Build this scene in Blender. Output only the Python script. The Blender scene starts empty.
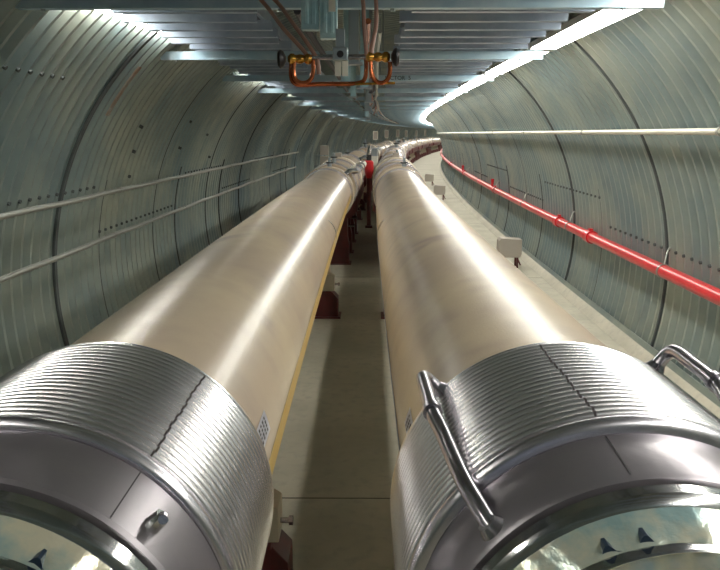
import bpy, math, random
from math import sin, cos, pi, sqrt, radians, atan2
from mathutils import Vector, Matrix
random.seed(7)
sc = bpy.context.scene
C = sc.collection
RC = 420.0          # bend radius of the ring tunnel (m), curving right
CAMH = 1.85         # lens height above the floor
TX, TZ, TR = 0.03, 0.70, 2.45   # centre and radius of the round steel tunnel
AX = 1.11           # beam axis height
VR = 0.305          # magnet vessel radius
LL, LR = -0.514, 0.398          # the two beam lines

def A(s, l=0.0, h=0.0):
    a = s / RC
    return Vector((RC - (RC - l) * cos(a), (RC - l) * sin(a), h))

# ------------------------------------------------------------------ materials
def mat(name, col, rough=0.5, metal=0.0, spec=0.5, noise=None, bump=None, emit=None, coat=0.0, stretch=None, noise2=None):
    m = bpy.data.materials.new(name); m.use_nodes = True
    nt = m.node_tree; b = nt.nodes['Principled BSDF']
    b.inputs['Base Color'].default_value = (*col, 1)
    b.inputs['Roughness'].default_value = rough
    b.inputs['Metallic'].default_value = metal
    b.inputs['Specular IOR Level'].default_value = spec
    if coat: b.inputs['Coat Weight'].default_value = coat
    if emit:
        b.inputs['Emission Color'].default_value = (*emit[0], 1)
        b.inputs['Emission Strength'].default_value = emit[1]
    tc = nt.nodes.new('ShaderNodeTexCoord')
    src = tc.outputs['Object']
    if stretch:
        mp = nt.nodes.new('ShaderNodeMapping'); mp.inputs['Scale'].default_value = stretch
        nt.links.new(src, mp.inputs['Vector']); src = mp.outputs['Vector']
    if noise:
        sc_, col2, lo, hi = noise
        n = nt.nodes.new('ShaderNodeTexNoise'); n.inputs['Scale'].default_value = sc_; n.inputs['Detail'].default_value = 6
        n.inputs['Roughness'].default_value = 0.6
        nt.links.new(src, n.inputs['Vector'])
        r = nt.nodes.new('ShaderNodeValToRGB')
        r.color_ramp.elements[0].position = lo; r.color_ramp.elements[0].color = (*col, 1)
        r.color_ramp.elements[1].position = hi; r.color_ramp.elements[1].color = (*col2, 1)
        nt.links.new(n.outputs['Fac'], r.inputs['Fac'])
        out = r.outputs['Color']
        if noise2:
            s2, c2, lo2, hi2 = noise2
            n2 = nt.nodes.new('ShaderNodeTexNoise'); n2.inputs['Scale'].default_value = s2; n2.inputs['Detail'].default_value = 4
            nt.links.new(src, n2.inputs['Vector'])
            r2 = nt.nodes.new('ShaderNodeMapRange'); r2.inputs['From Min'].default_value = lo2; r2.inputs['From Max'].default_value = hi2
            nt.links.new(n2.outputs['Fac'], r2.inputs['Value'])
            mx = nt.nodes.new('ShaderNodeMix'); mx.data_type = 'RGBA'
            nt.links.new(r2.outputs['Result'], mx.inputs['Factor'])
            nt.links.new(out, mx.inputs['A']); mx.inputs['B'].default_value = (*c2, 1)
            out = mx.outputs['Result']
        nt.links.new(out, b.inputs['Base Color'])
    if bump:
        bs, st = bump
        n = nt.nodes.new('ShaderNodeTexNoise'); n.inputs['Scale'].default_value = bs; n.inputs['Detail'].default_value = 5
        nt.links.new(src, n.inputs['Vector'])
        bp = nt.nodes.new('ShaderNodeBump'); bp.inputs['Strength'].default_value = st; bp.inputs['Distance'].default_value = 0.01
        nt.links.new(n.outputs['Fac'], bp.inputs['Height']); nt.links.new(bp.outputs['Normal'], b.inputs['Normal'])
    return m

M = {}
M['wall'] = mat('galvanised_steel', (0.26, 0.34, 0.355), 0.36, 0.65, 0.5, noise=(0.8, (0.42, 0.46, 0.40), 0.38, 0.66), noise2=(3.0, (0.20, 0.265, 0.285), 0.5, 0.9))
M['joint'] = mat('dark_joint', (0.06, 0.07, 0.07), 0.7)
M['rust'] = mat('rust_streak', (0.30, 0.20, 0.14), 0.8, noise=(8, (0.36, 0.34, 0.29), 0.4, 0.6))
M['floor'] = mat('concrete', (0.39, 0.365, 0.29), 0.75, 0, 0.3, noise=(1.3, (0.51, 0.475, 0.38), 0.35, 0.7), bump=(30, 0.15), noise2=(14.0, (0.36, 0.34, 0.29), 0.5, 0.8))
M['crack'] = mat('floor_crack', (0.10, 0.095, 0.08), 0.9)
M['cream'] = mat('cream_enamel', (0.48, 0.385, 0.30), 0.26, 0.0, 0.6, noise=(2.0, (0.62, 0.515, 0.36), 0.35, 0.7), bump=(160, 0.09), noise2=(4.0, (0.40, 0.32, 0.275), 0.5, 0.8))
M['cream2'] = mat('cream_paint', (0.62, 0.54, 0.42), 0.5)
M['yellow'] = mat('yellow_stripe', (0.52, 0.33, 0.07), 0.45, noise=(20, (0.50, 0.37, 0.13), 0.4, 0.7))
M['blue'] = mat('blue_stripe', (0.10, 0.15, 0.24), 0.45)
M['steel'] = mat('stainless_steel', (0.66, 0.64, 0.69), 0.27, 1.0, noise=(12, (0.76, 0.74, 0.76), 0.4, 0.7), bump=(60, 0.03))
M['conv'] = mat('bellows_steel', (0.82, 0.81, 0.82), 0.27, 1.0)
M['collar'] = mat('dull_stainless', (0.27, 0.25, 0.275), 0.36, 0.8, noise=(5, (0.31, 0.29, 0.305), 0.35, 0.7), bump=(50, 0.05))
M['bright'] = mat('polished_steel', (0.72, 0.72, 0.72), 0.14, 1.0, bump=(14, 0.12))
M['foil'] = mat('crinkled_foil', (0.80, 0.76, 0.58), 0.22, 0.6, noise=(9, (0.40, 0.58, 0.58), 0.42, 0.60), bump=(13, 0.7))  # cream and teal blotches paint reflections into the foil colour
M['foil_dark'] = mat('dark_slot', (0.03, 0.05, 0.08), 0.3, 0.5)
M['handle'] = mat('handle_steel', (0.46, 0.44, 0.48), 0.25, 1.0)
M['seam'] = mat('weld_seam', (0.05, 0.045, 0.05), 0.6, 0.3)
M['maroon'] = mat('maroon_paint', (0.12, 0.014, 0.013), 0.45, noise=(9, (0.06, 0.015, 0.015), 0.4, 0.7))
M['red'] = mat('red_pipe_paint', (0.60, 0.022, 0.028), 0.28, 0, 0.6, noise=(5, (0.50, 0.02, 0.03), 0.4, 0.7))
M['pipe'] = mat('pale_pipe', (0.62, 0.60, 0.50), 0.35, 0.4)
M['pipegrey'] = mat('grey_pipe', (0.36, 0.36, 0.33), 0.35, 0.6)
M['tray'] = mat('zinc_tray', (0.34, 0.42, 0.54), 0.42, 0.3, noise=(5, (0.48, 0.56, 0.66), 0.4, 0.7))
M['strut'] = mat('zinc_strut', (0.40, 0.57, 0.68), 0.4, 0.3, noise=(6, (0.54, 0.68, 0.75), 0.4, 0.7))
M['channel'] = mat('blue_green_channel', (0.36, 0.58, 0.64), 0.4, 0.3, noise=(12, (0.52, 0.72, 0.74), 0.4, 0.65))
M['copper'] = mat('copper_tube', (0.55, 0.16, 0.06), 0.25, 0.9, noise=(20, (0.40, 0.10, 0.04), 0.4, 0.7))
M['brass'] = mat('brass_valve', (0.62, 0.34, 0.06), 0.25, 0.95, noise=(25, (0.45, 0.22, 0.05), 0.4, 0.7))
M['hose'] = mat('pink_brown_hose', (0.42, 0.24, 0.19), 0.45)
M['black'] = mat('black_plastic', (0.02, 0.018, 0.02), 0.4)
M['grey'] = mat('grey_block', (0.33, 0.38, 0.40), 0.35, 0.6)
M['white'] = mat('white_box_paint', (0.70, 0.69, 0.60), 0.4)
M['beige'] = mat('beige_cover', (0.38, 0.34, 0.29), 0.55)
M['cable_d'] = mat('dark_cable', (0.035, 0.035, 0.045), 0.5)
M['cable_l'] = mat('pale_cable', (0.42, 0.42, 0.38), 0.5)
M['cable_b'] = mat('violet_cable', (0.12, 0.11, 0.17), 0.5)
M['lamp'] = mat('lit_diffuser', (0.9, 0.9, 0.85), 0.4, emit=((1.0, 0.98, 0.90), 21.0))
M['tube'] = mat('lit_tube', (0.9, 0.9, 0.85), 0.4, emit=((1.0, 0.965, 0.87), 52.0))
M['housing'] = mat('white_housing', (0.6, 0.6, 0.56), 0.4)
M['ink'] = mat('black_ink', (0.02, 0.02, 0.025), 0.7)
M['sticker'] = mat('sticker_paper', (0.45, 0.45, 0.50), 0.4)

# ------------------------------------------------------------------ mesh builder
class MB:
    """collects shapes given in (s along tunnel, l to the right, h up)"""
    def __init__(s): s.v = []; s.f = []; s.m = []
    def add(s, vs, fs, mi=0):
        n = len(s.v); s.v += [tuple(A(*p)) for p in vs]
        s.f += [tuple(i + n for i in f) for f in fs]; s.m += [mi] * len(fs)
        return s
    def prism(s, poly, s0, s1, seg=1, mi=0):      # polygon in (l,h) run along s
        n = len(poly); vs = []
        for k in range(seg + 1):
            t = s0 + (s1 - s0) * k / seg
            vs += [(t, p[0], p[1]) for p in poly]
        fs = [tuple(range(n)), tuple(reversed(range(seg * n, seg * n + n)))]
        for k in range(seg):
            for i in range(n):
                j = (i + 1) % n
                fs.append((k * n + i, (k + 1) * n + i, (k + 1) * n + j, k * n + j))
        return s.add(vs, fs, mi)
    def box(s, s0, s1, l0, l1, h0, h1, seg=1, mi=0):
        return s.prism([(l0, h0), (l1, h0), (l1, h1), (l0, h1)], s0, s1, seg, mi)
    def prism_l(s, poly, l0, l1, mi=0):           # polygon in (s,h) run along l
        n = len(poly)
        vs = [(p[0], l0, p[1]) for p in poly] + [(p[0], l1, p[1]) for p in poly]
        fs = [tuple(range(n)), tuple(reversed(range(n, 2 * n)))]
        for i in range(n):
            j = (i + 1) % n; fs.append((i, i + n, j + n, j))
        return s.add(vs, fs, mi)
    def lathe(s, prof, l=0, h=AX, n=48, a0=0.0, a1=2 * pi, mi=0, cap0=True, cap1=True):  # prof [(s,r)], angle from top, clockwise
        full = abs(a1 - a0 - 2 * pi) < 1e-6; na = n if full else n + 1
        vs = []
        for (t, r) in prof:
            for i in range(na):
                a = a0 + (a1 - a0) * i / n
                vs.append((t, l + r * sin(a), h + r * cos(a)))
        fs = []
        for k in range(len(prof) - 1):
            for i in range(n):
                j = (i + 1) % na if full else i + 1
                fs.append((k * na + i, (k + 1) * na + i, (k + 1) * na + j, k * na + j))
        if full:
            if cap0 and prof[0][1] > 1e-6: fs.append(tuple(range(na)))
            if cap1 and prof[-1][1] > 1e-6: fs.append(tuple(reversed(range((len(prof) - 1) * na, len(prof) * na))))
        return s.add(vs, fs, mi)
    def tube(s, pts, r, n=10, mi=0, caps=True):
        P = [Vector(p) for p in pts]; vs = []; up = Vector((0.13, 0.21, 1)).normalized(); prev = None
        for i, p in enumerate(P):
            a = P[max(0, i - 1)]; b = P[min(len(P) - 1, i + 1)]
            d = (b - a).normalized()
            if prev is None:
                x = d.cross(up)
                if x.length < 0.2: x = d.cross(Vector((1, 0, 0)))
                x.normalize()
            else:
                x = (prev - d * prev.dot(d)).normalized()
            prev = x; y = d.cross(x)
            rr = r[i] if isinstance(r, (list, tuple)) else r
            for k in range(n):
                q = p + (x * cos(2 * pi * k / n) + y * sin(2 * pi * k / n)) * rr
                vs.append(tuple(q))
        fs = []
        for i in range(len(P) - 1):
            for k in range(n):
                j = (k + 1) % n; fs.append((i * n + k, i * n + j, (i + 1) * n + j, (i + 1) * n + k))
        if caps: fs += [tuple(reversed(range(n))), tuple(range((len(P) - 1) * n, len(P) * n))]
        return s.add(vs, fs, mi)
    def build(s, name, m, parent=None, smooth=True, bevel=0.0, loc=None, angle=35):
        me = bpy.data.meshes.new(name); me.from_pydata(s.v, [], s.f); me.validate()
        o = bpy.data.objects.new(name, me); C.objects.link(o)
        for mm in (m if isinstance(m, (list, tuple)) else [m]): me.materials.append(mm)
        if len(set(s.m)) > 1: me.polygons.foreach_set('material_index', s.m)
        import bmesh
        bm = bmesh.new(); bm.from_mesh(me); bmesh.ops.recalc_face_normals(bm, faces=bm.faces); bm.to_mesh(me); bm.free()
        if smooth:
            me.shade_smooth(); me.set_sharp_from_angle(angle=radians(angle))
        if bevel:
            b = o.modifiers.new('bevel', 'BEVEL'); b.width = bevel; b.segments = 2; b.limit_method = 'ANGLE'
        if parent: o.parent = parent
        return o

def smoothpath(pts, k=6):     # Catmull-Rom
    P = [Vector(p) for p in pts]; P = [2 * P[0] - P[1]] + P + [2 * P[-1] - P[-2]]; out = []
    for i in range(1, len(P) - 2):
        for j in range(k):
            t = j / k
            out.append(tuple(0.5 * ((2 * P[i]) + (P[i + 1] - P[i - 1]) * t + (2 * P[i - 1] - 5 * P[i] + 4 * P[i + 1] - P[i + 2]) * t * t + (-P[i - 1] + 3 * P[i] - 3 * P[i + 1] + P[i + 2]) * t ** 3)))
    out.append(tuple(P[-2])); return out

def tag(o, label=None, cat=None, group=None, kind=None):
    if label: o['label'] = label
    if cat: o['category'] = cat
    if group: o['group'] = group
    if kind: o['kind'] = kind
    return o
def place(o, s, l=0.0, h=0.0):
    o.location = A(s, l, h); o.rotation_euler = (0, 0, -s / RC); return o
def thing(name, label, cat, s=0, l=0, h=0, group=None):
    o = bpy.data.objects.new(name, None); C.objects.link(o); o.empty_display_size = 0.1
    place(o, s, l, h); return tag(o, label, cat, group)
def copy_tree(o, parent=None):
    c = o.copy(); C.objects.link(c); c.parent = parent
    for ch in [x for x in bpy.data.objects if x.parent == o]: copy_tree(ch, c)
    return c
ORD = ['first', 'second', 'third', 'fourth', 'fifth', 'sixth', 'seventh', 'eighth', 'ninth', 'tenth', 'eleventh', 'twelfth']

# ------------------------------------------------------------------ the tunnel shell
S0, S1 = -7.0, 112.0
PITCH, AMP = 0.15, 0.024
XS = ((0.0, 0), (0.10, 0), (0.28, 1), (0.72, 1), (0.90, 0))      # folded profile: narrow inward crest, wide outward pan
def shell_rows(a, b, per):
    out = []
    for k in range(int(round(a / PITCH)), int(round(b / PITCH))):
        for x, v in (XS[1:] if per else XS[1:]): out.append(((k + x) * PITCH, TR + AMP * (2 * v - 1)))
    return out
def shell(name, a0, a1, nphi, kind='structure'):
    mb = MB()
    for (sa, sb, per, nn) in ((S0, 24.0, 1, nphi), (23.85, S1, 0, max(6, nphi // 2))):
        rows = shell_rows(sa, sb, per); vs = []
        for s, r in rows:
            for i in range(nn + 1):
                a = a0 + (a1 - a0) * i / nn
                vs.append((s, TX + r * sin(a), TZ + r * cos(a)))
        fs = []
        for k in range(len(rows) - 1):
            for i in range(nn):
                fs.append((k * (nn + 1) + i, k * (nn + 1) + i + 1, (k + 1) * (nn + 1) + i + 1, (k + 1) * (nn + 1) + i))
        mb.add(vs, fs)
    o = mb.build(name, M['wall'], angle=25); o['kind'] = kind; return o
aF = math.acos(-(TZ + 0.03) / TR)     # angle (from the crown) at which the steel meets the floor
aC = radians(37)
wr = shell('wall_right', aC, aF, 26)
wl = shell('wall_left', -aF, -aC, 26)
ce = shell('ceiling', -aC, aC, 16)
wf = MB()
hw = sqrt((TR + 0.02) ** 2 - TZ ** 2)
wf.box(S0, S1, TX - hw, TX + hw, -0.12, 0.0, seg=120)
fl = wf.build('floor', M['floor'], smooth=False); fl['kind'] = 'structure'
# expansion joints sawn into the slab
mb = MB()
for k in range(-2, 30):
    s = 3.58 + k * 6.1
    if s > -4: mb.box(s, s + 0.009, TX - 2.28, TX + 2.28, -0.01, 0.0012)
j = mb.build('slab_joint', M['crack'], fl, smooth=False); j['kind'] = 'structure'
# poured kerb where the steel meets the slab
for side, sg in (('left', -1), ('right', 1)):
    mb = MB(); w = hw - 0.055
    mb.prism([(TX + sg * (w + 0.03), -0.02), (TX + sg * (w + 0.06), 0.10), (TX + sg * (w - 0.01), 0.07), (TX + sg * (w - 0.08), 0.0015)], S0, S1, 110)
    o = mb.build('baseboard_' + side, M['floor']); o['kind'] = 'structure'
    mb = MB(); mb.prism([(TX + sg * 2.30, 0.0), (TX + sg * 2.306, 0.0), (TX + sg * 2.338, 0.125), (TX + sg * 2.330, 0.127)], S0, S1, 110)
    o = mb.build('trim_' + ('1' if sg < 0 else '2'), M['wall']); o['kind'] = 'structure'

# ring joints of the plates: overlapping dark edges
def ring_strip(mb, s, w, a0, a1, inset, n=40, mi=0):
    vs = []
    for (t, d) in ((s, inset - 0.02), (s, inset), (s + w, inset), (s + w, inset - 0.02)):
        for i in range(n + 1):
            a = a0 + (a1 - a0) * i / n; r = TR - AMP - d
            vs.append((t, TX + r * sin(a), TZ + r * cos(a)))
    fs = []
    for k in range(3):
        for i in range(n): fs.append((k * (n + 1) + i, k * (n + 1) + i + 1, (k + 1) * (n + 1) + i + 1, (k + 1) * (n + 1) + i))
    mb.add(vs, fs, mi)
def joints(name, parent, start, step, a0, a1, start2, am):
    mb = MB(); s = start
    while s < 95:
        ring_strip(mb, s, 0.024 + (0.022 if s < 6 and a0 < 0 else 0), a0, a1, 0.002)
        ring_strip(mb, s + start2, 0.014, am, a1 if abs(a1) > abs(a0) else a0, 0.001)
        s += step
    o = mb.build(name, M['joint'], parent); o['kind'] = 'structure'; return o
joints('plate_joint', wl, 5.66 - 2.6 * 3, 2.6, -aF, -aC, 0.95, radians(-72))
joints('plate_joint', wr, 6.06 - 2.9 * 3, 2.9, aF, aC, 1.75, radians(76))
# rust streak beside a left joint
mb = MB(); ring_strip(mb, 5.98, 0.06, radians(-58), radians(-47), 0.0015, 12)
mb.build('rust_streak', M['rust'], wl)['kind'] = 'structure'
# bolt rows of the plate laps
def bolts(parent, sg, rows):
    mb = MB()
    for (sa, sb, deg) in rows:
        n0 = int(math.ceil(sa / PITCH)); n1 = int(sb / PITCH)
        for k in range(n0, n1):
            for dd in ((0.0,) if sa > 14 else (0.0,)):
                s = (k) * PITCH; a = sg * radians(deg + dd); r = TR - AMP
                c = Vector((s, TX + (r) * sin(a), TZ + (r) * cos(a))); d = Vector((0, -sin(a), -cos(a)))
                mb.tube([tuple(c - d * 0.012), tuple(c + d * 0.016)], 0.014, 6)
    o = mb.build('lap_bolt_row', M['joint'], parent, smooth=False); o['kind'] = 'structure'
rowsL = [(1.5, 6.5, 73), (6.6, 9.2, 83), (9.3, 11.9, 74), (12, 14.6, 83), (14.7, 17.2, 74), (3.0, 5.0, 52), (17.3, 20, 83)]
rowsR = [(4.0, 7.75, 84.5), (7.8, 10.5, 78), (10.6, 13.5, 84.5), (13.6, 16.4, 78), (16.5, 19.2, 84.5)]
bolts(wl, -1, rowsL); bolts(wr, 1, rowsR)
mb = MB()
for s, deg in ((7.0, 60), (7.1, 66), (7.2, 72), (8.7, 58), (8.8, 66), (9.9, 62), (10.6, 70)):
    a = radians(-deg); r = TR - AMP; c = Vector((s, TX + r * sin(a), TZ + r * cos(a))); d = Vector((0, -sin(a), -cos(a)))
    mb.tube([tuple(c - d * 0.01), tuple(c + d * 0.02)], 0.018, 6)
mb.build('plug_bolt', M['joint'], wl, smooth=False)['kind'] = 'structure'

# ------------------------------------------------------------------ fluorescent fixtures
def make_fixture(l0, l1, h, L, lm='lamp'):
    t = thing('fluorescent_fixture', 'x', 'ceiling light', 0, (l0 + l1) / 2, h)
    w = (l1 - l0) / 2
    mb = MB(); mb.prism([(-w, 0.012), (w, 0.012), (w, 0.05), (w * 0.5, 0.085), (-w * 0.5, 0.085), (-w, 0.05)], -L / 2, L / 2, 2)
    mb.build('housing', M['housing'], t, smooth=False)
    mb = MB(); mb.prism([(-w * .96, 0.014), (-w * .8, 0.0), (w * .8, 0.0), (w * .96, 0.014)], -L / 2 + .03, L / 2 - .03, 2)
    mb.build('diffuser', M[lm], t, smooth=False)
    for e in (-L / 2 - .012, L / 2): MB().box(e, e + 0.012, -w, w, 0.0, 0.05).build('end_cap', M['housing'], t, smooth=False)
    for s in (-L / 2 + .2, L / 2 - .2):
        top = TZ + sqrt(TR ** 2 - ((l0 + l1) / 2 - TX) ** 2) - h
        MB().tube([(s, 0, 0.08), (s, 0, top)], 0.004, 6).build('hanger', M['grey'], t)
    return t
BAY = 2.53
STR = [3.78 + BAY * i for i in range(-2, 40)]
fr0 = make_fixture(1.31, 1.52, 2.505, 2.36)
fl0 = make_fixture(-1.585, -1.50, 2.585, 2.16, 'tube')
for side, base in (('right', fr0), ('left', fl0)):
    l = base.location.x; hh = base.location.z; first = True; n = 0
    for i, s in enumerate(STR[:-1]):
        if side == 'left' and i % 2: continue
        sm = s + BAY / 2 + 0.02
        o = base if first else copy_tree(base); first = False
        place(o, sm, l, hh)
        if side == 'left' and i == 2: o.location.z -= 0.02; o.rotation_euler.x = 0.02
        if sm < 3.4: lab = 'white fluorescent fixture on the %s, above or behind the camera' % side; g = side + ' fixtures behind the camera'
        elif n < 8:
            lab = ('%s lit fluorescent fixture from the camera along the %s edge of the trays' % (ORD[n], side)); g = 'fluorescent row on the ' + side; n += 1
        else: lab = 'distant lit fluorescent fixture past the eighth in the row on the ' + side; g = 'fluorescent row on the ' + side; n += 1
        o['label'] = lab; o['group'] = g

# ------------------------------------------------------------------ cable trays
TH = 2.50
def make_tray(w, L, nr):
    t = thing('cable_tray', 'x', 'cable tray', 0, 0, TH)
    for sg in (-1, 1):
        l = sg * (w / 2 - .03)
        mb = MB(); mb.prism([(l, 0.06), (l - sg * 0.022, 0.06), (l - sg * 0.022, 0.064), (l - sg * 0.004, 0.066), (l - sg * 0.004, 0.154), (l - sg * 0.022, 0.156), (l - sg * 0.022, 0.16), (l, 0.16)], -L / 2, L / 2, 3)
        mb.build('side_rail', M['tray'], t, smooth=False)
    for k in range(nr):
        s = -L / 2 + L * (k + 0.5) / nr; j = 0.03 * sin(k * 2.3)
        mb = MB(); mb.prism_l([(s - .03, 0.0), (s + .03, 0.0), (s + .03, .06), (s + .024, .06), (s + .024, .005), (s - .024, .005), (s - .024, .06), (s - .03, .06)], -w / 2 + .004 + j, w / 2 - .004 + j)
        mb.build('rung', M['tray'], t, smooth=False)
    return t
tr0 = {}
lanes = [(-1.01, 0.80, 'left'), (0.735, 1.00, 'right')]
for l, w, nm in lanes:
    if w not in tr0:
        base = make_tray(w, BAY * 2 - 0.01, 14); tr0[w] = base; first = True
    base = tr0[w]
    for k in range(-1, 14):
        s = STR[2] + BAY * 2 * (k + 0.5)
        o = base if first else copy_tree(base); first = False
        place(o, s, l, TH)
        if k < 0: lab = 'ladder cable tray length over the camera, %s bank' % nm
        elif k < 7: lab = '%s grey ladder cable tray length from the camera, %s bank under the crown' % (ORD[k], nm)
        else: lab = 'far grey ladder cable tray length past the seventh, %s bank' % nm
        o['label'] = lab; o['group'] = 'cable tray lengths, %s lane' % nm
cab = 0
colw = {'cable_d': 'black', 'cable_l': 'pale grey', 'cable_b': 'violet grey'}
for l, w, nm in lanes:
    offs = [-0.36, -0.27, -.21, -0.12, -0.05, 0.03, 0.10, 0.18, .25, .34]; ms = ['cable_d', 'cable_b', 'cable_d', 'cable_l', 'cable_d', 'cable_b', 'cable_d', 'cable_b', 'cable_d', 'cable_b']
    for i, (o_, m_) in enumerate(zip(offs, ms)):
        pts = []; r = 0.014 + 0.006 * ((i * 7) % 3)
        ph = random.random() * 6
        for k in range(0, 121):
            s = -1 + k * 0.6
            pts.append((s, l + o_ * w / 0.86 + 0.012 * sin(s * 0.9 + ph), TH + 0.06 + r + 0.004 * (1 + sin(s * 1.7 + ph))))
        o = MB().tube(pts, r, 6).build('power_cable', M[m_])
        tag(o, '%s cable lying in the %s tray bank, %s of ten counted from the left' % (colw[m_], nm, ORD[i]), 'cable', 'cables in the trays')

# cross struts (trapezes) carrying the trays
def make_strut(l0, l1):
    t = thing('support_strut', 'x', 'strut', 0, 0, 2.435)
    mb = MB(); hgt = 0.064
    mb.prism_l([(-.03, 0), (.03, 0), (.03, hgt), (.026, hgt), (.026, .005), (-.026, .005), (-.026, hgt), (-.03, hgt)], l0, l1)
    mb.build('channel', M['strut'], t, smooth=False)
    for l in (l0 + 0.12, -0.40, 0.14, l1 - 0.18):
        top = TZ + sqrt(TR ** 2 - (l - TX) ** 2) - 2.435
        MB().tube([(0, l, 0.0), (0, l, top)], 0.006, 6).build('hanger_rod', M['grey'], t)
        MB().tube([(0, l, -0.012), (0, l, 0.0)], 0.012, 6).build('nut', M['grey'], t, smooth=False)
    return t
st0 = make_strut(-1.66, 1.42)
for i, s in enumerate(STR):
    if s < -2: continue
    o = st0 if st0.location.y == 0 and i <= 2 and s > -2 and 'used' not in globals() else copy_tree(st0)
    used = True
    place(o, s, 0, 2.435)
    k = i - 2
    if k < 0: o['label'] = 'steel channel strut across the tunnel above the camera'
    elif k == 2: o['label'] = 'third steel channel strut across the tunnel, with black stencilled lettering'
    elif k < 9: o['label'] = '%s long steel channel strut from the camera, under the trays' % ORD[k]
    else: o['label'] = 'distant steel channel strut across the tunnel, past the ninth'
    o['group'] = 'cross struts under the cable trays'
    if k == 2: third = o

def text(body, name, size, s, l, h, m, parent=None, face=-1, flip=False):
    cu = bpy.data.curves.new(name, 'FONT'); cu.body = body; cu.size = size; cu.extrude = 0.0006; cu.align_x = 'LEFT'
    o = bpy.data.objects.new(name, cu); C.objects.link(o)
    dg = bpy.context.evaluated_depsgraph_get(); me = bpy.data.meshes.new_from_object(o.evaluated_get(dg))
    bpy.data.objects.remove(o); o = bpy.data.objects.new(name, me); C.objects.link(o); me.materials.append(m)
    o.rotation_euler = (pi / 2, 0, 0)
    if parent: o.parent = parent; o.location = (l, s, h)
    else: o.location = A(s, l, h)
    return o
text('SECTOR  5', 'stencil_lettering', 0.062, -0.0312, 0.19, 0.012, M['ink'], third)

# ------------------------------------------------------------------ hanging services down the middle
t = thing('hanging_channel', 'two blue-green steel channels hanging above the copper manifold, marked with a black X', 'support bracket', 3.15, -0.17, 2.22)
top = 0.86
def chan(l0, l1, s0, s1, h0, h1, nm, m):
    mb = MB(); mb.box(s0, s1, l0, l1, h0, h1)
    mb.box(s0 - .004, s0, l0 + .012, (l0 + l1) / 2 - .006, h0 + .02, h1); mb.box(s0 - .004, s0, (l0 + l1) / 2 + .006, l1 - .012, h0 + .02, h1)
    return mb.build(nm, m, t, smooth=False, bevel=0.002)
c1 = chan(-0.075, -0.005, -0.03, 0.03, 0.035, top, 'left_channel', M['channel'])
c2 = chan(0.0, 0.068, -0.04, 0.02, 0.0, top, 'right_channel', M['channel'])
MB().box(-0.05, -0.041, 0.035, 0.062, 0.10, top).build('pale_strip', M['white'], t, smooth=False)
text('X', 'painted_mark', 0.075, -0.0448, -0.028, 0.235, M['ink'], t)
# far vertical hangers in the middle gap
for i, (s, l, w, hb, m_) in enumerate(((3.9, -0.05, 0.05, 2.20, 'grey'), (4.9, 0.0, 0.055, 2.14, 'channel'), (5.6, -0.13, 0.05, 2.22, 'channel'), (7.0, -0.12, 0.05, 2.18, 'channel'), (7.6, 0.02, 0.05, 2.16, 'grey'), (10.1, -0.03, 0.06, 2.15, 'grey'), (12.6, -0.08, 0.07, 2.12, 'channel'), (15.1, -0.1, 0.07, 2.12, 'grey'))):
    t2 = thing('drop_bracket', '%s of the vertical steel drop brackets behind the copper manifold' % ORD[i], 'support bracket', s, l, hb, 'drop brackets down the middle')
    top2 = TZ + sqrt(TR ** 2 - (l - TX) ** 2) - hb
    mb = MB(); mb.box(0, 0.006, -w / 2, w / 2, 0, top2); mb.box(0, 0.04, -w / 2, -w / 2 + .006, 0, top2); mb.box(0, 0.04, w / 2 - .006, w / 2, 0, top2)
    mb.build('channel', M[m_], t2, smooth=False)
    MB().box(-0.02, 0.06, -w * .9, w * .9, -0.012, 0.0).build('foot_plate', M['grey'], t2, smooth=False)
# conduits running along the middle
for i, (l, h, r, m_) in enumerate(((-0.33, 2.46, 0.02, 'cable_d'), (-0.05, 2.37, 0.013, 'pipegrey'), (0.03, 2.40, 0.016, 'copper'), (0.09, 2.35, 0.012, 'pipegrey'))):
    pts = [(s, l + 0.01 * sin(s), h + (0.012 * sin(s * 1.3 + i) if i != 0 else 0)) for s in [4.0 + 0.8 * k for k in range(48)]]
    o = MB().tube(pts, r, 8).build('service_line', M[m_])
    tag(o, ['black', 'left grey', 'copper coloured', 'right grey'][i] + ' service line hung down the middle of the tunnel roof', 'pipe', 'middle service lines')
    t4 = o
# loose cables dangling
for i in range(7):
    s = 5.2 + i * 1.55; l = 0.02 + 0.03 * (i % 3)
    o = MB().tube(smoothpath([(s, l, 2.40), (s + .15, l + .02, 2.27 - 0.03 * (i % 2)), (s + .4, l - .02, 2.22), (s + .75, l + .01, 2.29), (s + 1.0, l, 2.40)]), 0.011, 6).build('dangling_cable', M[['hose', 'cable_d', 'cable_l'][i % 3]])
    tag(o, '%s looped %s cable sagging below the middle service lines' % (ORD[i], ['pinkish', 'black', 'pale'][i % 3]), 'cable', 'sagging cables')

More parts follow.
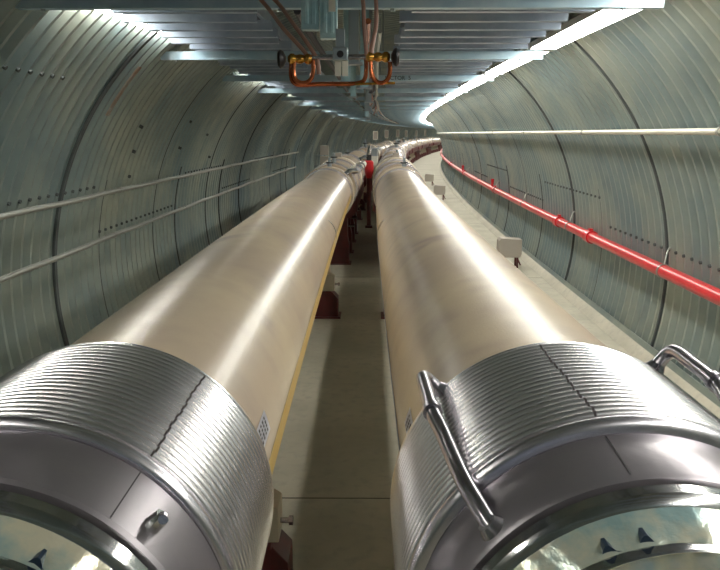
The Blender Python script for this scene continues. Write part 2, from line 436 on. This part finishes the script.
# copper manifold
MS = 3.0
def at(px, py, D):      # pixel of the photograph at distance D down the tunnel
    cp, sp = cos(PT), sin(PT); x = (px - 360) / 750; v = (285 - py) / 750
    Y = cp + v * sp; Z = -sp + v * cp
    return (D - MS, x * D / Y - D * D / (2 * RC), CAMH + Z * D / Y)
PT = math.atan(151.5 / 750)
t = thing('copper_manifold', 'copper U-tube manifold with two brass valves and black end knobs hanging at top centre', 'valve manifold', MS, 0, 0)
t.location = A(MS, 0, 0)
def pp(l): return [at(x, y, MS + (d if d else 0)) for x, y, d in l]
MB().tube(pp([(300, 58, 0), (390, 57, 0)]), 0.008, 10).build('cross_pipe', M['handle'], t)
MB().tube(pp([(290, 56, .02), (372, 55, .02)]), 0.005, 8).build('cross_pipe', M['handle'], t)
for nm, x0, x1, xk0, xk1 in (('valve', 288, 312, 286, 278), ('valve', 366, 390, 391, 399)):
    y = 59 if x0 < 300 else 57
    sgn = 1 if x1 > xk1 else -1
    xa, xb = (x0, x1)
    mb = MB(); n = 10
    rs = [0.012, 0.021, 0.021, 0.014, 0.018, 0.018, 0.013, 0.020, 0.020, 0.012]
    pts = [at(xa + (xb - xa) * i / (n - 1), y, MS) for i in range(n)]
    v = mb.tube(pts, rs if x0 < 300 else rs[::-1], 12).build('brass_valve', M['brass'], t)
    k = MB().tube([at(xk0, y, MS), at((xk0 * 2 + xk1) / 3, y, MS), at((xk0 + xk1 * 2) / 3, y, MS), at(xk1, y, MS)], [0.010, 0.030, 0.036, 0.028], 16).build('knob', M['black'], v)
mb = MB(); mb.tube(smoothpath(pp([(294, 62, 0), (293.5, 72, 0), (296, 80, 0), (303, 83, 0), (310, 80, 0), (313, 72, 0), (313, 60, 0)])), 0.0085, 10)
mb.build('u_tube', M['copper'], t)
mb = MB(); mb.tube(smoothpath(pp([(291, 62, .02), (291, 76, .02), (294, 83, .02), (302, 85, .02), (320, 84, .02), (345, 84, .02), (358, 83, .02), (364, 80, .02), (366, 72, .02), (366, 58, .02)])), 0.0085, 10)
mb.build('long_copper_tube', M['copper'], t)
mb = MB(); mb.tube(smoothpath(pp([(371, 58, 0), (371.5, 72, 0), (375, 80, 0), (381, 83, 0), (387, 80, 0), (390, 72, 0), (390, 62, 0)])), 0.0085, 10)
mb.build('u_tube', M['copper'], t)
mb = MB(); mb.tube(pp([(355, 84, .0), (395, 83, .0)]), 0.005, 8); mb.build('lower_rod', M['brass'], t)
mb = MB(); a = at(333, 61, MS); b = at(348, 48, MS)
mb.box(-0.035, 0.02, a[1], b[1], a[2] - .0, b[2]); blk = mb.build('clamp_block', M['grey'], t, smooth=False, bevel=0.004)
c = at(340.5, 55, MS); MB().tube([(-0.037, c[1], c[2]), (-0.034, c[1], c[2])], 0.013, 16).build('bore_hole', M['black'], blk)
mb = MB(); a = at(335, 76, MS); b = at(348, 61, MS)
mb.box(-0.01, 0.01, a[1], a[1] + .022, a[2], b[2]); mb.box(-0.01, 0.01, b[1] - .022, b[1], a[2], b[2]); mb.build('clamp_leg', M['white'], t, smooth=False)
mb = MB(); a = at(337, 50, MS); mb.box(-.02, .015, a[1] - .004, a[1] + .03, a[2], 2.24); mb.build('hanger', M['grey'], t, smooth=False)
for i, (pl, lab) in enumerate((([(250, -12, .3), (268, 8, .2), (283, 28, .1), (303, 50, .02), (314, 66, 0)], 'outer left'), ([(258, -14, .3), (277, 2, .2), (292, 22, .1), (308, 44, .03), (317, 60, .0), (319, 74, 0)], 'inner left'),
        ([(358, -20, .3), (363, 2, .1), (364, 25, .05), (366, 48, 0), (367, 60, 0)], 'inner right'), ([(373, -20, .3), (376, 2, .1), (376, 25, .05), (372, 48, 0), (371, 60, 0)], 'outer right'))):
    mb = MB(); P = smoothpath(pp(pl)); P = [(p[0], p[1], p[2]) for p in P]
    P[0] = (P[0][0], P[0][1], P[0][2])
    o = mb.tube(P, 0.0085, 8).build('hose', M['hose'], t)

# ------------------------------------------------------------------ magnets
def hook(m): return m
def bellows_prof(s0, s1, r, n, amp):      # rounded crests with deep narrow grooves between them
    out = []; p = (s1 - s0) / n
    for k in range(n):
        out.append((s0 + p * (k + .12), r - 2.8 * amp))
        for q in range(7):
            a = pi * q / 6; out.append((s0 + p * (k + .5 - .31 * cos(a)), r - amp + amp * sin(a)))
        out.append((s0 + p * (k + .88), r - 2.8 * amp))
    return out
def sector(mb, prof, a, w, off, n=2):
    mb.lathe([(s, r + off) for s, r in prof], 0, AX, n, a - w / 2, a + w / 2)

def big_magnet(l, label, D, seam_a, rb, sideleft):
    t = thing('dipole_magnet', label, 'magnet', 0, l, 0)
    far, mid, near = D
    v = MB().lathe([(mid - 0.1, VR - .004), (mid, VR), (9.36, VR)] , n=96).build('vessel', M['cream'], t)
    # rebuild vessel following the bend
    me = v.data
    mb = MB(); prof = [(mid + (9.36 - mid) * i / 24, VR) for i in range(25)]; mb.lathe(prof, n=96)
    old = v; v = mb.build('vessel', M['cream'], t); bpy.data.objects.remove(old)
    # end band
    for s, w, dr, m_ in ((9.20, 0.07, 0.02, 'steel'), (9.33, 0.05, 0.035, 'cream2')):
        MB().lathe([(s, VR - .002), (s, VR + dr), (s + w, VR + dr), (s + w, VR - .002)], n=72, cap0=False, cap1=False).build('end_band', M[m_], t)
    bp = bellows_prof(mid + .012, far - .012, rb, 20, 0.0066)
    full = [(far - 0.0005 if False else mid + .0, rb - .03)] + [(mid, rb - .004)] + bp + [(far - .008, rb - .002), (far, rb - .002), (far + .004, rb - .008), (far + .004, VR)]
    b = MB().lathe(full, n=288, cap0=False, cap1=False).build('bellows', M['conv'], t, angle=50)
    # weld seam that zigzags over the convolutions
    vs = []; k = 0; mb = MB()
    sp_ = [q for q in bp if q[1] > rb - 0.009]
    segs = []
    for i, (s, r) in enumerate(sp_):
        a = seam_a + 0.004 * (1 if (i // 7) % 2 else -1) * 0.7 + 0.003 * sin(i * .11)
        segs.append((s, a, r + .0007))
    vs = []
    for s, a, r in segs:
        for da in (-0.0055, 0.0055): vs.append((s, r * sin(a + da), AX + r * cos(a + da)))
    mb.add(vs, [(2 * i, 2 * i + 1, 2 * i + 3, 2 * i + 2) for i in range(len(segs) - 1)])
    mb.build('weld_seam', M['seam'], b)
    # rolled end ring, plain collar
    er = [(mid - .020, 0.312), (mid - .019, 0.322)]
    for i in range(9):
        a = pi * i / 8; er.append((mid - 0.005 - 0.013 * cos(a), rb - 0.013 + 0.013 * sin(a)))
    er.append((mid + .009, rb - .025))
    MB().lathe(er, n=128, cap0=False, cap1=False).build('end_ring', M['steel'], t)
    c0 = near + 0.006
    c = MB().lathe([(c0, 0.28), (c0, 0.303), (c0 + .006, 0.308), (mid - .05, 0.315), (mid - .022, 0.318), (mid - .015, .30)], n=128, cap0=False, cap1=False).build('collar', M['collar'], t)
    vs = []; mb = MB(); a2 = seam_a
    for s, r in ((c0 + .007, .3090), (mid - .05, .3158), (mid - .024, .3187)):
        for da in (-.0035, .0035): vs.append((s, r * sin(a2 + da), AX + r * cos(a2 + da)))
    mb.add(vs, [(0, 1, 3, 2), (2, 3, 5, 4)]); mb.build('weld_line', M['seam'], c)
    # dark groove and polished flange
    MB().lathe([(c0 - .012, .285), (c0 + .004, .285)], n=96, cap0=False, cap1=False).build('groove', M['black'], t)
    fp = [(c0 - .006, .27), (c0 - .008, .296), (c0 - .013, .301), (c0 - .030, .299), (c0 - .036, .293), (c0 - .040, .284), (c0 - .036, .270)]
    MB().lathe(fp, n=128, cap0=False, cap1=False).build('end_flange', M['bright'], t)
    # crinkled foil wrapped over the open end
    mb = MB(); vs = []; nr, na = 14, 144; rnd = random.Random(5 + int(l * 10))
    s_in = c0 - .085
    for i in range(nr + 1):
        u = i / nr; r = 0.286 - u * 0.28
        for j_ in range(na):
            a = 2 * pi * j_ / na
            bul = 0.056 * sin(min(1, u * 8) * pi / 2)
            s = c0 - .036 - bul + (0.004 * sin(a * 23 + 4 * sin(u * 30 + a * 5)) + 0.003 * sin(a * 41 + u * 50)) * min(1, u * 8) - 0.01 * u
            vs.append((s, r * sin(a), AX + r * cos(a)))
    fs = []
    for i in range(nr):
        for j_ in range(na):
            j2 = (j_ + 1) % na; fs.append((i * na + j_, i * na + j2, (i + 1) * na + j2, (i + 1) * na + j_))
    fs.append(tuple(nr * na + j_ for j_ in range(na)))
    fo = mb.add(vs, fs).build('foil_cover', M['foil'], t, angle=180)
    for da in ((-12, -22, -40) if l > 0 else (28, 44)):
        a_ = radians(da); mb = MB(); q = []
        for u_, r_ in ((-.06, .262), (-.035, .264), (-.02, .271), (-.006, .2745), (.01, .274), (.022, .2695), (.036, .264), (.06, .262)): q.append((r_ * sin(a_ + u_), AX + r_ * cos(a_ + u_)))
        mb.prism(q, c0 - .081, c0 - .05); mb.build('dark_gap', M['foil_dark'], fo, smooth=False)
    MB().lathe([(c0 - .085, .262), (c0 - .100, .262), (c0 - .102, .2595), (c0 - .100, .257), (c0 - .085, .257)], n=128, cap0=False, cap1=False).build('bead_ring', M['bright'], fo)
    return t, v, b, c, (far, mid, near, c0)

mr, vr_, br_, cr_, dR = big_magnet(LR, 'cream cylindrical magnet on the right with steel bellows and two tube handles', (1.432, 1.035, 0.895), radians(-8.5), 0.339, False)
ml, vl_, bl_, cl_, dL = big_magnet(LL, 'cream cylindrical magnet on the left with steel bellows and a yellow side stripe', (1.452, 1.045, 0.89), radians(37), 0.333, True)

def handle(t, ang, s_far, s_near, rout=0.385):
    def P(s, r, a=ang): return (s, r * sin(a), AX + r * cos(a))
    pts = [P(s_far, .325), P(s_far, .358), P(s_far - .006, .378), P(s_far - .03, .389), P(s_far - .10, .388), P(s_far - .17, .386), P(s_far - .22, .382), P(s_far - .28, .368), P(s_near + .09, .348), P(s_near + .03, .325), P(s_near, .308)]
    h = MB().tube(smoothpath(pts, 6), 0.0135, 16).build('handle', M['handle'], t)
    mb = MB(); mb.tube([P(s_far - .19, .3855), P(s_far - .205, .3845)], 0.0175, 16); mb.build('sleeve', M['handle'], h)
    mb = MB(); c = Vector(P(s_near, .308)); d = Vector((0.0, sin(ang), cos(ang))); mb.tube([tuple(c - d * .004), tuple(c + d * .012)], [.024, .014], 14); mb.build('weld_foot', M['handle'], h)
    c = Vector(P(s_far, .33)); mb = MB(); mb.tube([tuple(c), tuple(c + d * .02)], [.024, .014], 14); mb.build('weld_foot', M['handle'], h)
handle(mr, radians(-45.5), 1.425, 0.93)
handle(mr, radians(33), 1.425, 0.93)
# clip on the left collar
a = radians(47)
mb = MB(); r = .31
mb.tube([(0.945, r * sin(a), AX + r * cos(a)), (0.945, (r + .022) * sin(a), AX + (r + .022) * cos(a))], [0.014, 0.011], 10)
mb.tube([(0.945, (r + .022) * sin(a), AX + (r + .022) * cos(a)), (0.925, (r + .03) * sin(a), AX + (r + .03) * cos(a))], 0.007, 8)
mb.build('lifting_lug', M['bright'], cl_)
# stripes down the vessels (on their inner flanks)
def stripe(t, ang, wid, m_, name, s0, s1):
    prof = [(s0 + (s1 - s0) * i / 24, VR + .0012) for i in range(25)]
    mb = MB(); mb.lathe(prof, 0, AX, 4, ang - wid / 2, ang + wid / 2); return mb.build(name, M[m_], t)
stripe(vl_, radians(97), 0.34, 'yellow', 'yellow_stripe', 1.46, 9.18)
stripe(vr_, radians(-93.5), 0.13, 'blue', 'blue_stripe', 1.45, 9.18)
# small printed stickers
def sticker(t, ang, s0, s1, w):
    mb = MB(); mb.lathe([(s0, VR + .0012), (s1, VR + .0012)], 0, AX, 3, ang - w / 2, ang + w / 2); st = mb.build('sticker', M['sticker'], t)
    mb = MB(); rnd = random.Random(3)
    for i in range(5):
        for j_ in range(4):
            a = ang - w * .38 + w * .76 * j_ / 4; s = s0 + (s1 - s0) * (.12 + .16 * i)
            mb.lathe([(s, VR + .002), (s + (s1 - s0) * .08, VR + .002)], 0, AX, 1, a, a + w * (.09 + .07 * rnd.random()))
    mb.build('print', M['ink'], st)
sticker(vl_, radians(74), 1.50, 1.66, 0.16)
sticker(vr_, radians(-72), 1.49, 1.66, 0.13)
# thin wires looped on the flank
for t_, sg in ((vl_, 1), (vr_, -1)):
    pts = []
    for i in range(9):
        a = sg * radians(60 + 38 * i / 8); s = 5.15 + .22 * sin(i / 8 * 2.2); pts.append((s, (VR + .004) * sin(a), AX + (VR + .004) * cos(a)))
    MB().tube(smoothpath(pts, 3), 0.0025, 6).build('thin_wire', M['pipegrey'], t_)

# further magnets, sleeves between them, both lines round the bend
def far_magnet(name, label, cat, L, r, bandr):
    t = thing(name, label, cat, 0, 0, 0)
    v = MB().lathe([(L * i / 8, r) for i in range(9)], n=40).build('vessel', M['cream'], t)
    arc = [((r + .002) * sin(a_), AX + (r + .002) * cos(a_)) for a_ in [radians(110 + 140 * i / 14) for i in range(15)]]
    cr = [(-.345, arc[-1][1]), (-.345, .79), (-.25, .68), (.25, .68), (.345, .79), (.345, arc[0][1])] + arc
    MB().prism(cr, .25, L - .25, 6).build('shade_cradle', M['maroon'], t, smooth=False)  # added maroon sides, also standing in for shade on the lower vessel
    for s in (0.02, L * .5 if L > 6 else L * .33, L - .12):
        MB().lathe([(s, r - .002), (s, r + bandr), (s + .07, r + bandr), (s + .07, r - .002)], n=40, cap0=False, cap1=False).build('end_band', M['steel'], t)
    return t
sleeve = thing('interconnect_sleeve', 'x', 'pipe sleeve')
MB().lathe([(0, .24), (0, .285), (.05, .30), (.10, .275)] + bellows_prof(.14, .50, .29, 7, .012) + [(.55, .275), (.62, .30), (.72, .30), (.74, .24)], n=40, cap0=False, cap1=False).build('bellows', M['cream2'], sleeve)
MB().lathe([(-.03, .12), (.78, .12)], n=24).build('inner_pipe', M['bright'], sleeve)
MB().lathe([(.28, .28), (.28, .315), (.33, .315), (.33, .28)], n=40, cap0=False, cap1=False).build('clamp_band', M['steel'], sleeve)
quad = far_magnet('quadrupole_magnet', 'x', 'magnet', 4.3, .33, .025)
MB().lathe([(1.6, .329), (1.62, .375), (1.95, .375), (1.97, .329)], n=40, cap0=False, cap1=False).build('service_band', M['cream2'], quad)
mb = MB(); mb.box(1.7, 1.9, -.05, .05, AX + .35, AX + .44); mb.build('top_box', M['beige'], quad, smooth=False, bevel=.008)
dip = far_magnet('dipole_magnet', 'x', 'magnet', 8.3, VR, .03)
used_s = set()
items = {}
def put(base, s, l, label, group):
    if id(base) not in used_s: o = base; used_s.add(id(base))
    else: o = copy_tree(base)
    place(o, s, l, 0); o['label'] = label; o['group'] = group; return o

# magnet stands
def make_stand(tall=False):
    t = thing('magnet_stand', 'x', 'support stand')
    mb = MB(); mb.box(-.13, .13, -.25, .25, 0, .016); mb.build('base_plate', M['maroon'], t, smooth=False, bevel=.003)
    if not tall:
        mb = MB(); mb.prism([(-.224, .016), (.224, .016), (.224, .20), (.16, .272), (-.16, .272), (-.224, .20)], -.09, .09)
        mb.box(-.10, .10, -.16, .16, .262, .277); mb.build('pedestal', M['maroon'], t, smooth=False, bevel=.004)
        # saddle with an arc that carries the vessel
        arc = []
        for i in range(9):
            x = .14 - .28 * i / 8; arc.append((x, AX - sqrt((VR - .001) ** 2 - x * x)))
        mb = MB(); mb.prism([(-.14, .42), (.14, .42)] + arc, -.05, .05); mb.build('saddle', M['cream2'], t, smooth=False)
        mb = MB(); mb.prism([(-.187, .277), (.187, .277), (.187, .42), (.14, .45), (-.14, .45), (-.187, .42)], -.07, .07); mb.build('jack_block', M['cream2'], t, smooth=False, bevel=.004)
        for sg in (-1, 1):
            mb = MB(); mb.tube([(0, sg * .18, .335), (0, sg * .222, .335)], .011, 10); mb.tube([(0, sg * .222, .335), (0, sg * .238, .335)], .019, 6)
            mb.build('jack_bolt', M['handle'], t, smooth=False)
    else:
        arc = []
        for i in range(9):
            x = .20 - .40 * i / 8; arc.append((x, AX - sqrt((.329) ** 2 - x * x)))
        mb = MB(); mb.prism([(-.22, .016), (.22, .016), (.22, .30), (.20, .40), ] + arc + [(-.20, .40), (-.22, .30)], -.11, .11); mb.build('pedestal', M['maroon'], t, smooth=False, bevel=.004)
        for sg in (-1, 1):
            mb = MB(); mb.tube([(0, sg * .21, .55), (0, sg * .30, .55)], .02, 8); mb.build('jack_bolt', M['handle'], t, smooth=False)
    return t
standA, standB = make_stand(), make_stand(True)
sA = {'left': [2.75, 7.54], 'right': [2.75, 7.54]}
for side, l in (('left', LL), ('right', LR)):
    for k, s in enumerate(sA[side]):
        put(standA, s, l, '%s maroon pedestal with cream saddle under the %s foreground magnet' % (['nearer', 'farther'][k], side), 'stands of the foreground magnets')
    s = 9.50; q = 0; nm = 0; nst = 0; nsl = 0
    while s < 84:
        for kind in ('quad', 'dip'):
            put(sleeve, s, l, ('%s pale interconnect sleeve beyond the first magnet of the %s line' % (ORD[nsl], side)) if nsl < 4 else 'distant pale interconnect sleeve past the fourth, %s line' % side, 'interconnect sleeves, %s line' % side); nsl += 1
            s += .80
            if kind == 'quad':
                put(quad, s, l, ('%s short cream magnet of the %s line, banded with a box on top' % (ORD[q], side)) if q < 2 else 'distant short cream magnet past the second, %s line' % side, 'short magnets, %s line' % side); L = 4.3; sts = [.45, 1.5, 2.7, 3.8]; bs = standB
            else:
                put(dip, s, l, ('%s long cream magnet beyond the foreground one, %s line' % (ORD[q], side)) if q < 2 else 'distant long cream magnet past the second, %s line' % side, 'long far magnets, %s line' % side); L = 8.3; sts = [1.0, 3.1, 5.2, 7.3]; bs = standA
            for x in sts:
                put(bs, s + x, l, ('%s maroon stand past the foreground magnet, %s line' % (ORD[nst], side)) if nst < 6 else 'distant maroon stand past the sixth, %s line' % side, 'far maroon stands, %s line' % side); nst += 1
            s += L
        q += 1
    print('end', side, s)

# equipment between and above the far magnets
def ibox(s, l, h, label, tall=.30):
    t = thing('instrument_box', label, 'instrument box', s, l, h, 'instrument boxes over the far magnets')
    MB().tube([(0, 0, 0), (0, 0, .16)], .018, 8).build('post', M['pipegrey'], t)
    MB().box(-.06, .06, -.10, .10, .16, .16 + tall).build('case', M['white'], t, smooth=False, bevel=.008)
    MB().box(-.064, -.06, -.08, .08, .19, .13 + tall).build('front_panel', M['beige'], t, smooth=False)
    MB().box(-.03, .03, -.03, .03, -.004, .006).build('foot', M['grey'], t, smooth=False)
for i, (s, l, tl) in enumerate(((31, LL, .34), (40, LL, .40), (50, LL, .48), (58.0, LL, .46), (68, LL, .5), (77, LL, .6))):
    ibox(s, l, AX + .345 if i else AX + .33, '%s white instrument box on a post above the distant left magnet line' % ORD[i], tl)
t = thing('vacuum_valve', 'bright red capped valve standing between the two beam lines in the distance', 'valve', 15.0, -.09, 0)
MB().box(-.10, .10, -.07, .07, 0, .04).build('foot', M['maroon'], t, smooth=False)
MB().tube([(0, 0, .04), (0, 0, .98)], .045, 12).build('stem', M['maroon'], t)
MB().tube([(0, 0, .98), (0, 0, 1.10), (0, 0, 1.30), (0, 0, 1.33)], [.05, .09, .09, .06], 20).build('red_cap', M['red'], t)
MB().tube([(0, .0, 1.33), (0, 0, 1.44)], .05, 12).build('black_actuator', M['black'], t)
MB().tube([(0, -.02, 1.40), (0, .03, 1.62)], .04, 12).build('silver_head', M['bright'], t)
t = thing('pump_box', 'white ribbed pump box on maroon legs between the beam lines beyond the first magnets', 'pump', 18.0, -.065, 0)
MB().box(-.20, .20, -.105, .105, .86, 1.34).build('case', M['white'], t, smooth=False, bevel=.01)
mb = MB()
for i in range(6): mb.box(-.21, .18, -.11, .11, 1.34 + .03 * i, 1.355 + .03 * i)
mb.box(-.2, .2, -.08, .08, 1.33, 1.51); mb.build('cooling_fins', M['grey'], t, smooth=False)
for sx in (-.17, .17):
    for sl in (-.075, .075): MB().box(sx - .025, sx + .025, sl - .025, sl + .025, 0, .87).build('leg', M['maroon'], t, smooth=False)
# slanting silver lines hopping from sleeve to sleeve
for i, (s, l, m_) in enumerate(((9.9, -.20, 'bright'), (11.2, -.17, 'pipe'), (14.9, -.20, 'bright'), (24.2, -.19, 'pipe'))):
    o = MB().tube(smoothpath([(s, l - .12, AX + .20), (s + .1, l - .06, AX + .25), (s + .5, l + .04, AX + .24), (s + 1.2, l + .06, AX + .26), (s + 1.5, l - .04, AX + .24), (s + 1.65, l - .13, AX + .19)]), .035, 10).build('bypass_pipe', M[m_])
    tag(o, '%s slanting %s bypass pipe on the far left line, past the foreground magnet' % (ORD[i], ['silver', 'pale'][m_ == 'pipe']), 'pipe', 'bypass pipes')
    for q in (.45, 1.15):
        c = (s + q, l + .04, AX + .245); MB().tube([c, (c[0] + .07, c[1], c[2])], .052, 12).build('collar', M['steel'], o)
# small fittings on top of the sleeves
for i, (s, l) in enumerate(((9.87, LL), (9.87, LR), (15.0, LL), (15.0, LR), (24.07, LR), (10.9, LL), (29.17, LR), (24.07, LL), (38.27, LR), (43.37, LR), (52.47, LR), (57.57, LR))):
    hb = AX + (.33 if i in (5,) else .29)
    if i in (6,): hb = AX + .29
    t = thing('top_fitting', '%s small pipe fitting on top of the far %s line' % (ORD[i], 'left' if l == LL else 'right'), 'pipe fitting', s, l + (.06 if l == LR else 0), hb, 'fittings on top of the sleeves')
    k_ = 1.0 if s < 20 else 1.9
    MB().tube([(0, 0, 0), (0, 0, .07 * k_)], .03 * k_, 12).build('nozzle', M['grey'], t)
    MB().tube([(0, 0, .07 * k_), (0, 0, .085 * k_)], .05 * k_, 12).build('flange', M['black'], t)
    MB().tube([(0, 0, .085 * k_), (0, .0, .14 * k_)], .018 * k_, 8).build('stub', M['grey'], t)

# ------------------------------------------------------------------ pipes along the walls
def wallx(h, side, d=0.0):
    return TX + side * (sqrt((TR - AMP) ** 2 - (h - TZ) ** 2) - d)
def run(name, l, h, r, s0, s1, m, label, cat='pipe', wob=0.0, step=0.5, group=None, sag=None):
    n = int((s1 - s0) / step); pts = [(s0 + (s1 - s0) * i / n, l + wob * sin(i * .9), h + wob * sin(i * 1.7 + 1)) for i in range(n + 1)]
    o = MB().tube(pts, r, 14).build(name, M[m]); return tag(o, label, cat, group)
hp = run('conduit', wallx(1.862, 1, .075), 1.862, .021, 1.0, 75, 'pipe', 'pale straight conduit running at eye level along the right wall')
lp1 = run('handrail_pipe', wallx(1.345, -1, .07), 1.345, .021, 1.0, 21.0, 'pipegrey', 'upper of two grey pipes along the left wall', wob=.004, group='left wall pipes')
lp2 = run('handrail_pipe', wallx(.935, -1, .07), .935, .021, 1.0, 21.0, 'pipegrey', 'lower of two grey pipes along the left wall', wob=.004, group='left wall pipes')
rp = run('sprinkler_pipe', wallx(.785, 1, .10), .785, .052, 1.0, 70, 'red', 'long red pipe running low along the right wall')
def clips(pipe, l, h, r, side, ss, m, wall_d):
    for s in ss:
        mb = MB(); xw = wallx(h, side) + side * 0.012
        mb.box(s - .014, s + .014, min(l, xw), max(l, xw), h - .008, h + .008)
        mb.lathe([(s - .014, r + .001), (s - .014, r + .007), (s + .014, r + .007), (s + .014, r + .001)], l, h, 16, cap0=False, cap1=False)
        mb.build('pipe_clip', M[m], pipe, smooth=False)
clips(hp, wallx(1.862, 1, .075), 1.862, .021, 1, [4.5 + 2.9 * i for i in range(12)], 'pipegrey', .075)
clips(lp1, wallx(1.345, -1, .07), 1.345, .021, -1, [4.2 + 2.6 * i for i in range(7)], 'pipegrey', .07)
clips(lp2, wallx(.935, -1, .07), .935, .021, -1, [4.2 + 2.6 * i for i in range(7)], 'pipegrey', .07)
# couplings, clamps and wall hooks on the red pipe
lr = wallx(.785, 1, .10)
for s in (7.9, 9.3, 14.6, 21.0, 27.0, 33.5, 40.0):
    mb = MB(); mb.lathe([(s - .07, .052), (s - .07, .068), (s - .03, .064), (s + .03, .064), (s + .07, .068), (s + .07, .052)], lr, .785, 20, cap0=False, cap1=False)
    mb.box(s - .03, s + .03, lr - .018, lr + .018, .785 + .06, .785 + .085)
    mb.build('coupling', M['red'], rp, smooth=False)
for s in (5.85, 8.75, 11.6, 14.5, 17.4, 20.3, 26.1, 32, 38):
    mb = MB(); mb.lathe([(s - .012, .053), (s - .012, .060), (s + .012, .060), (s + .012, .053)], lr, .785, 20, cap0=False, cap1=False)
    mb.tube(smoothpath([(s, lr, .785 + .057), (s + .02, lr + .02, .785 + .13), (s + .10, lr + .07, .785 + .17), (s + .20, lr + .12, .785 + .12)]), .007, 8)
    mb.build('wall_hook', M['pipegrey'], rp)
for s in (14.9, 21.3):
    MB().tube([(s, lr - .02, .83), (s, lr - .02, .98)], [.02, .035], 10).build('sprinkler_head', M['red'], rp)

# junction box at the end of the left pipes
t = thing('junction_box', 'tall beige junction box where the left wall pipes end', 'electrical box', 26.0, -2.03, .78)
MB().box(-.10, .16, -.14, .14, .0, .31).build('lower_case', M['beige'], t, smooth=False, bevel=.006)
MB().box(-.10, .16, -.14, .14, .35, .67).build('upper_case', M['beige'], t, smooth=False, bevel=.006)
MB().box(-.02, .10, -.36, .03, -.08, 0).box(-.02, .10, -.30, -.06, .31, .36).build('bracket', M['grey'], t, smooth=False)

# small cabinets at the foot of the right wall
def floorbox(s, l, label, sc_=1.0):
    t = thing('floor_outlet_box', label, 'electrical box', s, l, 0, 'boxes at the foot of the right wall')
    mb = MB(); mb.prism([(-.17, .15), (.13, .15), (.15, .20), (.15, .40), (-.14, .42), (-.17, .38)], -.10, .12); mb.build('cover', M['beige'], t, smooth=False, bevel=.006)
    for x in (-.07, .09):
        MB().box(x - .012, x + .012, .085, .11, 0, .16).build('leg', M['maroon'], t, smooth=False)
    MB().tube([(.05, .10, .16), (.02, .16, .02)], .011, 8).build('brace', M['maroon'], t)
    MB().tube([(.0, .14, .33), (0, .165, .33)], .018, 8).build('knob', M['white'], t)
floorbox(10.5, 1.98, 'beige covered outlet box on dark legs at the foot of the right wall, nearest one')
floorbox(21.5, 1.72, 'beige covered outlet box at the foot of the right wall, middle one')
floorbox(27.5, 1.62, 'beige covered outlet box at the foot of the right wall, farthest one')

# ------------------------------------------------------------------ camera, world, view
cam = bpy.data.cameras.new('camera'); co = bpy.data.objects.new('camera', cam); C.objects.link(co)
cam.sensor_fit = 'HORIZONTAL'; cam.sensor_width = 36; cam.lens = 36 * 750 / 720
cam.clip_start = 0.02; cam.clip_end = 300
cam.shift_x = 0.0
co.location = (0, 0, CAMH)
yaw = 0.0
co.rotation_euler = (pi / 2 - PT, 0, yaw)
sc.camera = co
w = bpy.data.worlds.new('world'); sc.world = w; w.use_nodes = True
w.node_tree.nodes['Background'].inputs['Color'].default_value = (0.75, 0.85, 1.0, 1)
w.node_tree.nodes['Background'].inputs['Strength'].default_value = 0.12
sc.view_settings.view_transform = 'Standard'; sc.view_settings.look = 'None'
sc.view_settings.gamma = 1.0; sc.view_settings.use_curve_mapping = False
sc.view_settings.exposure = 0.45
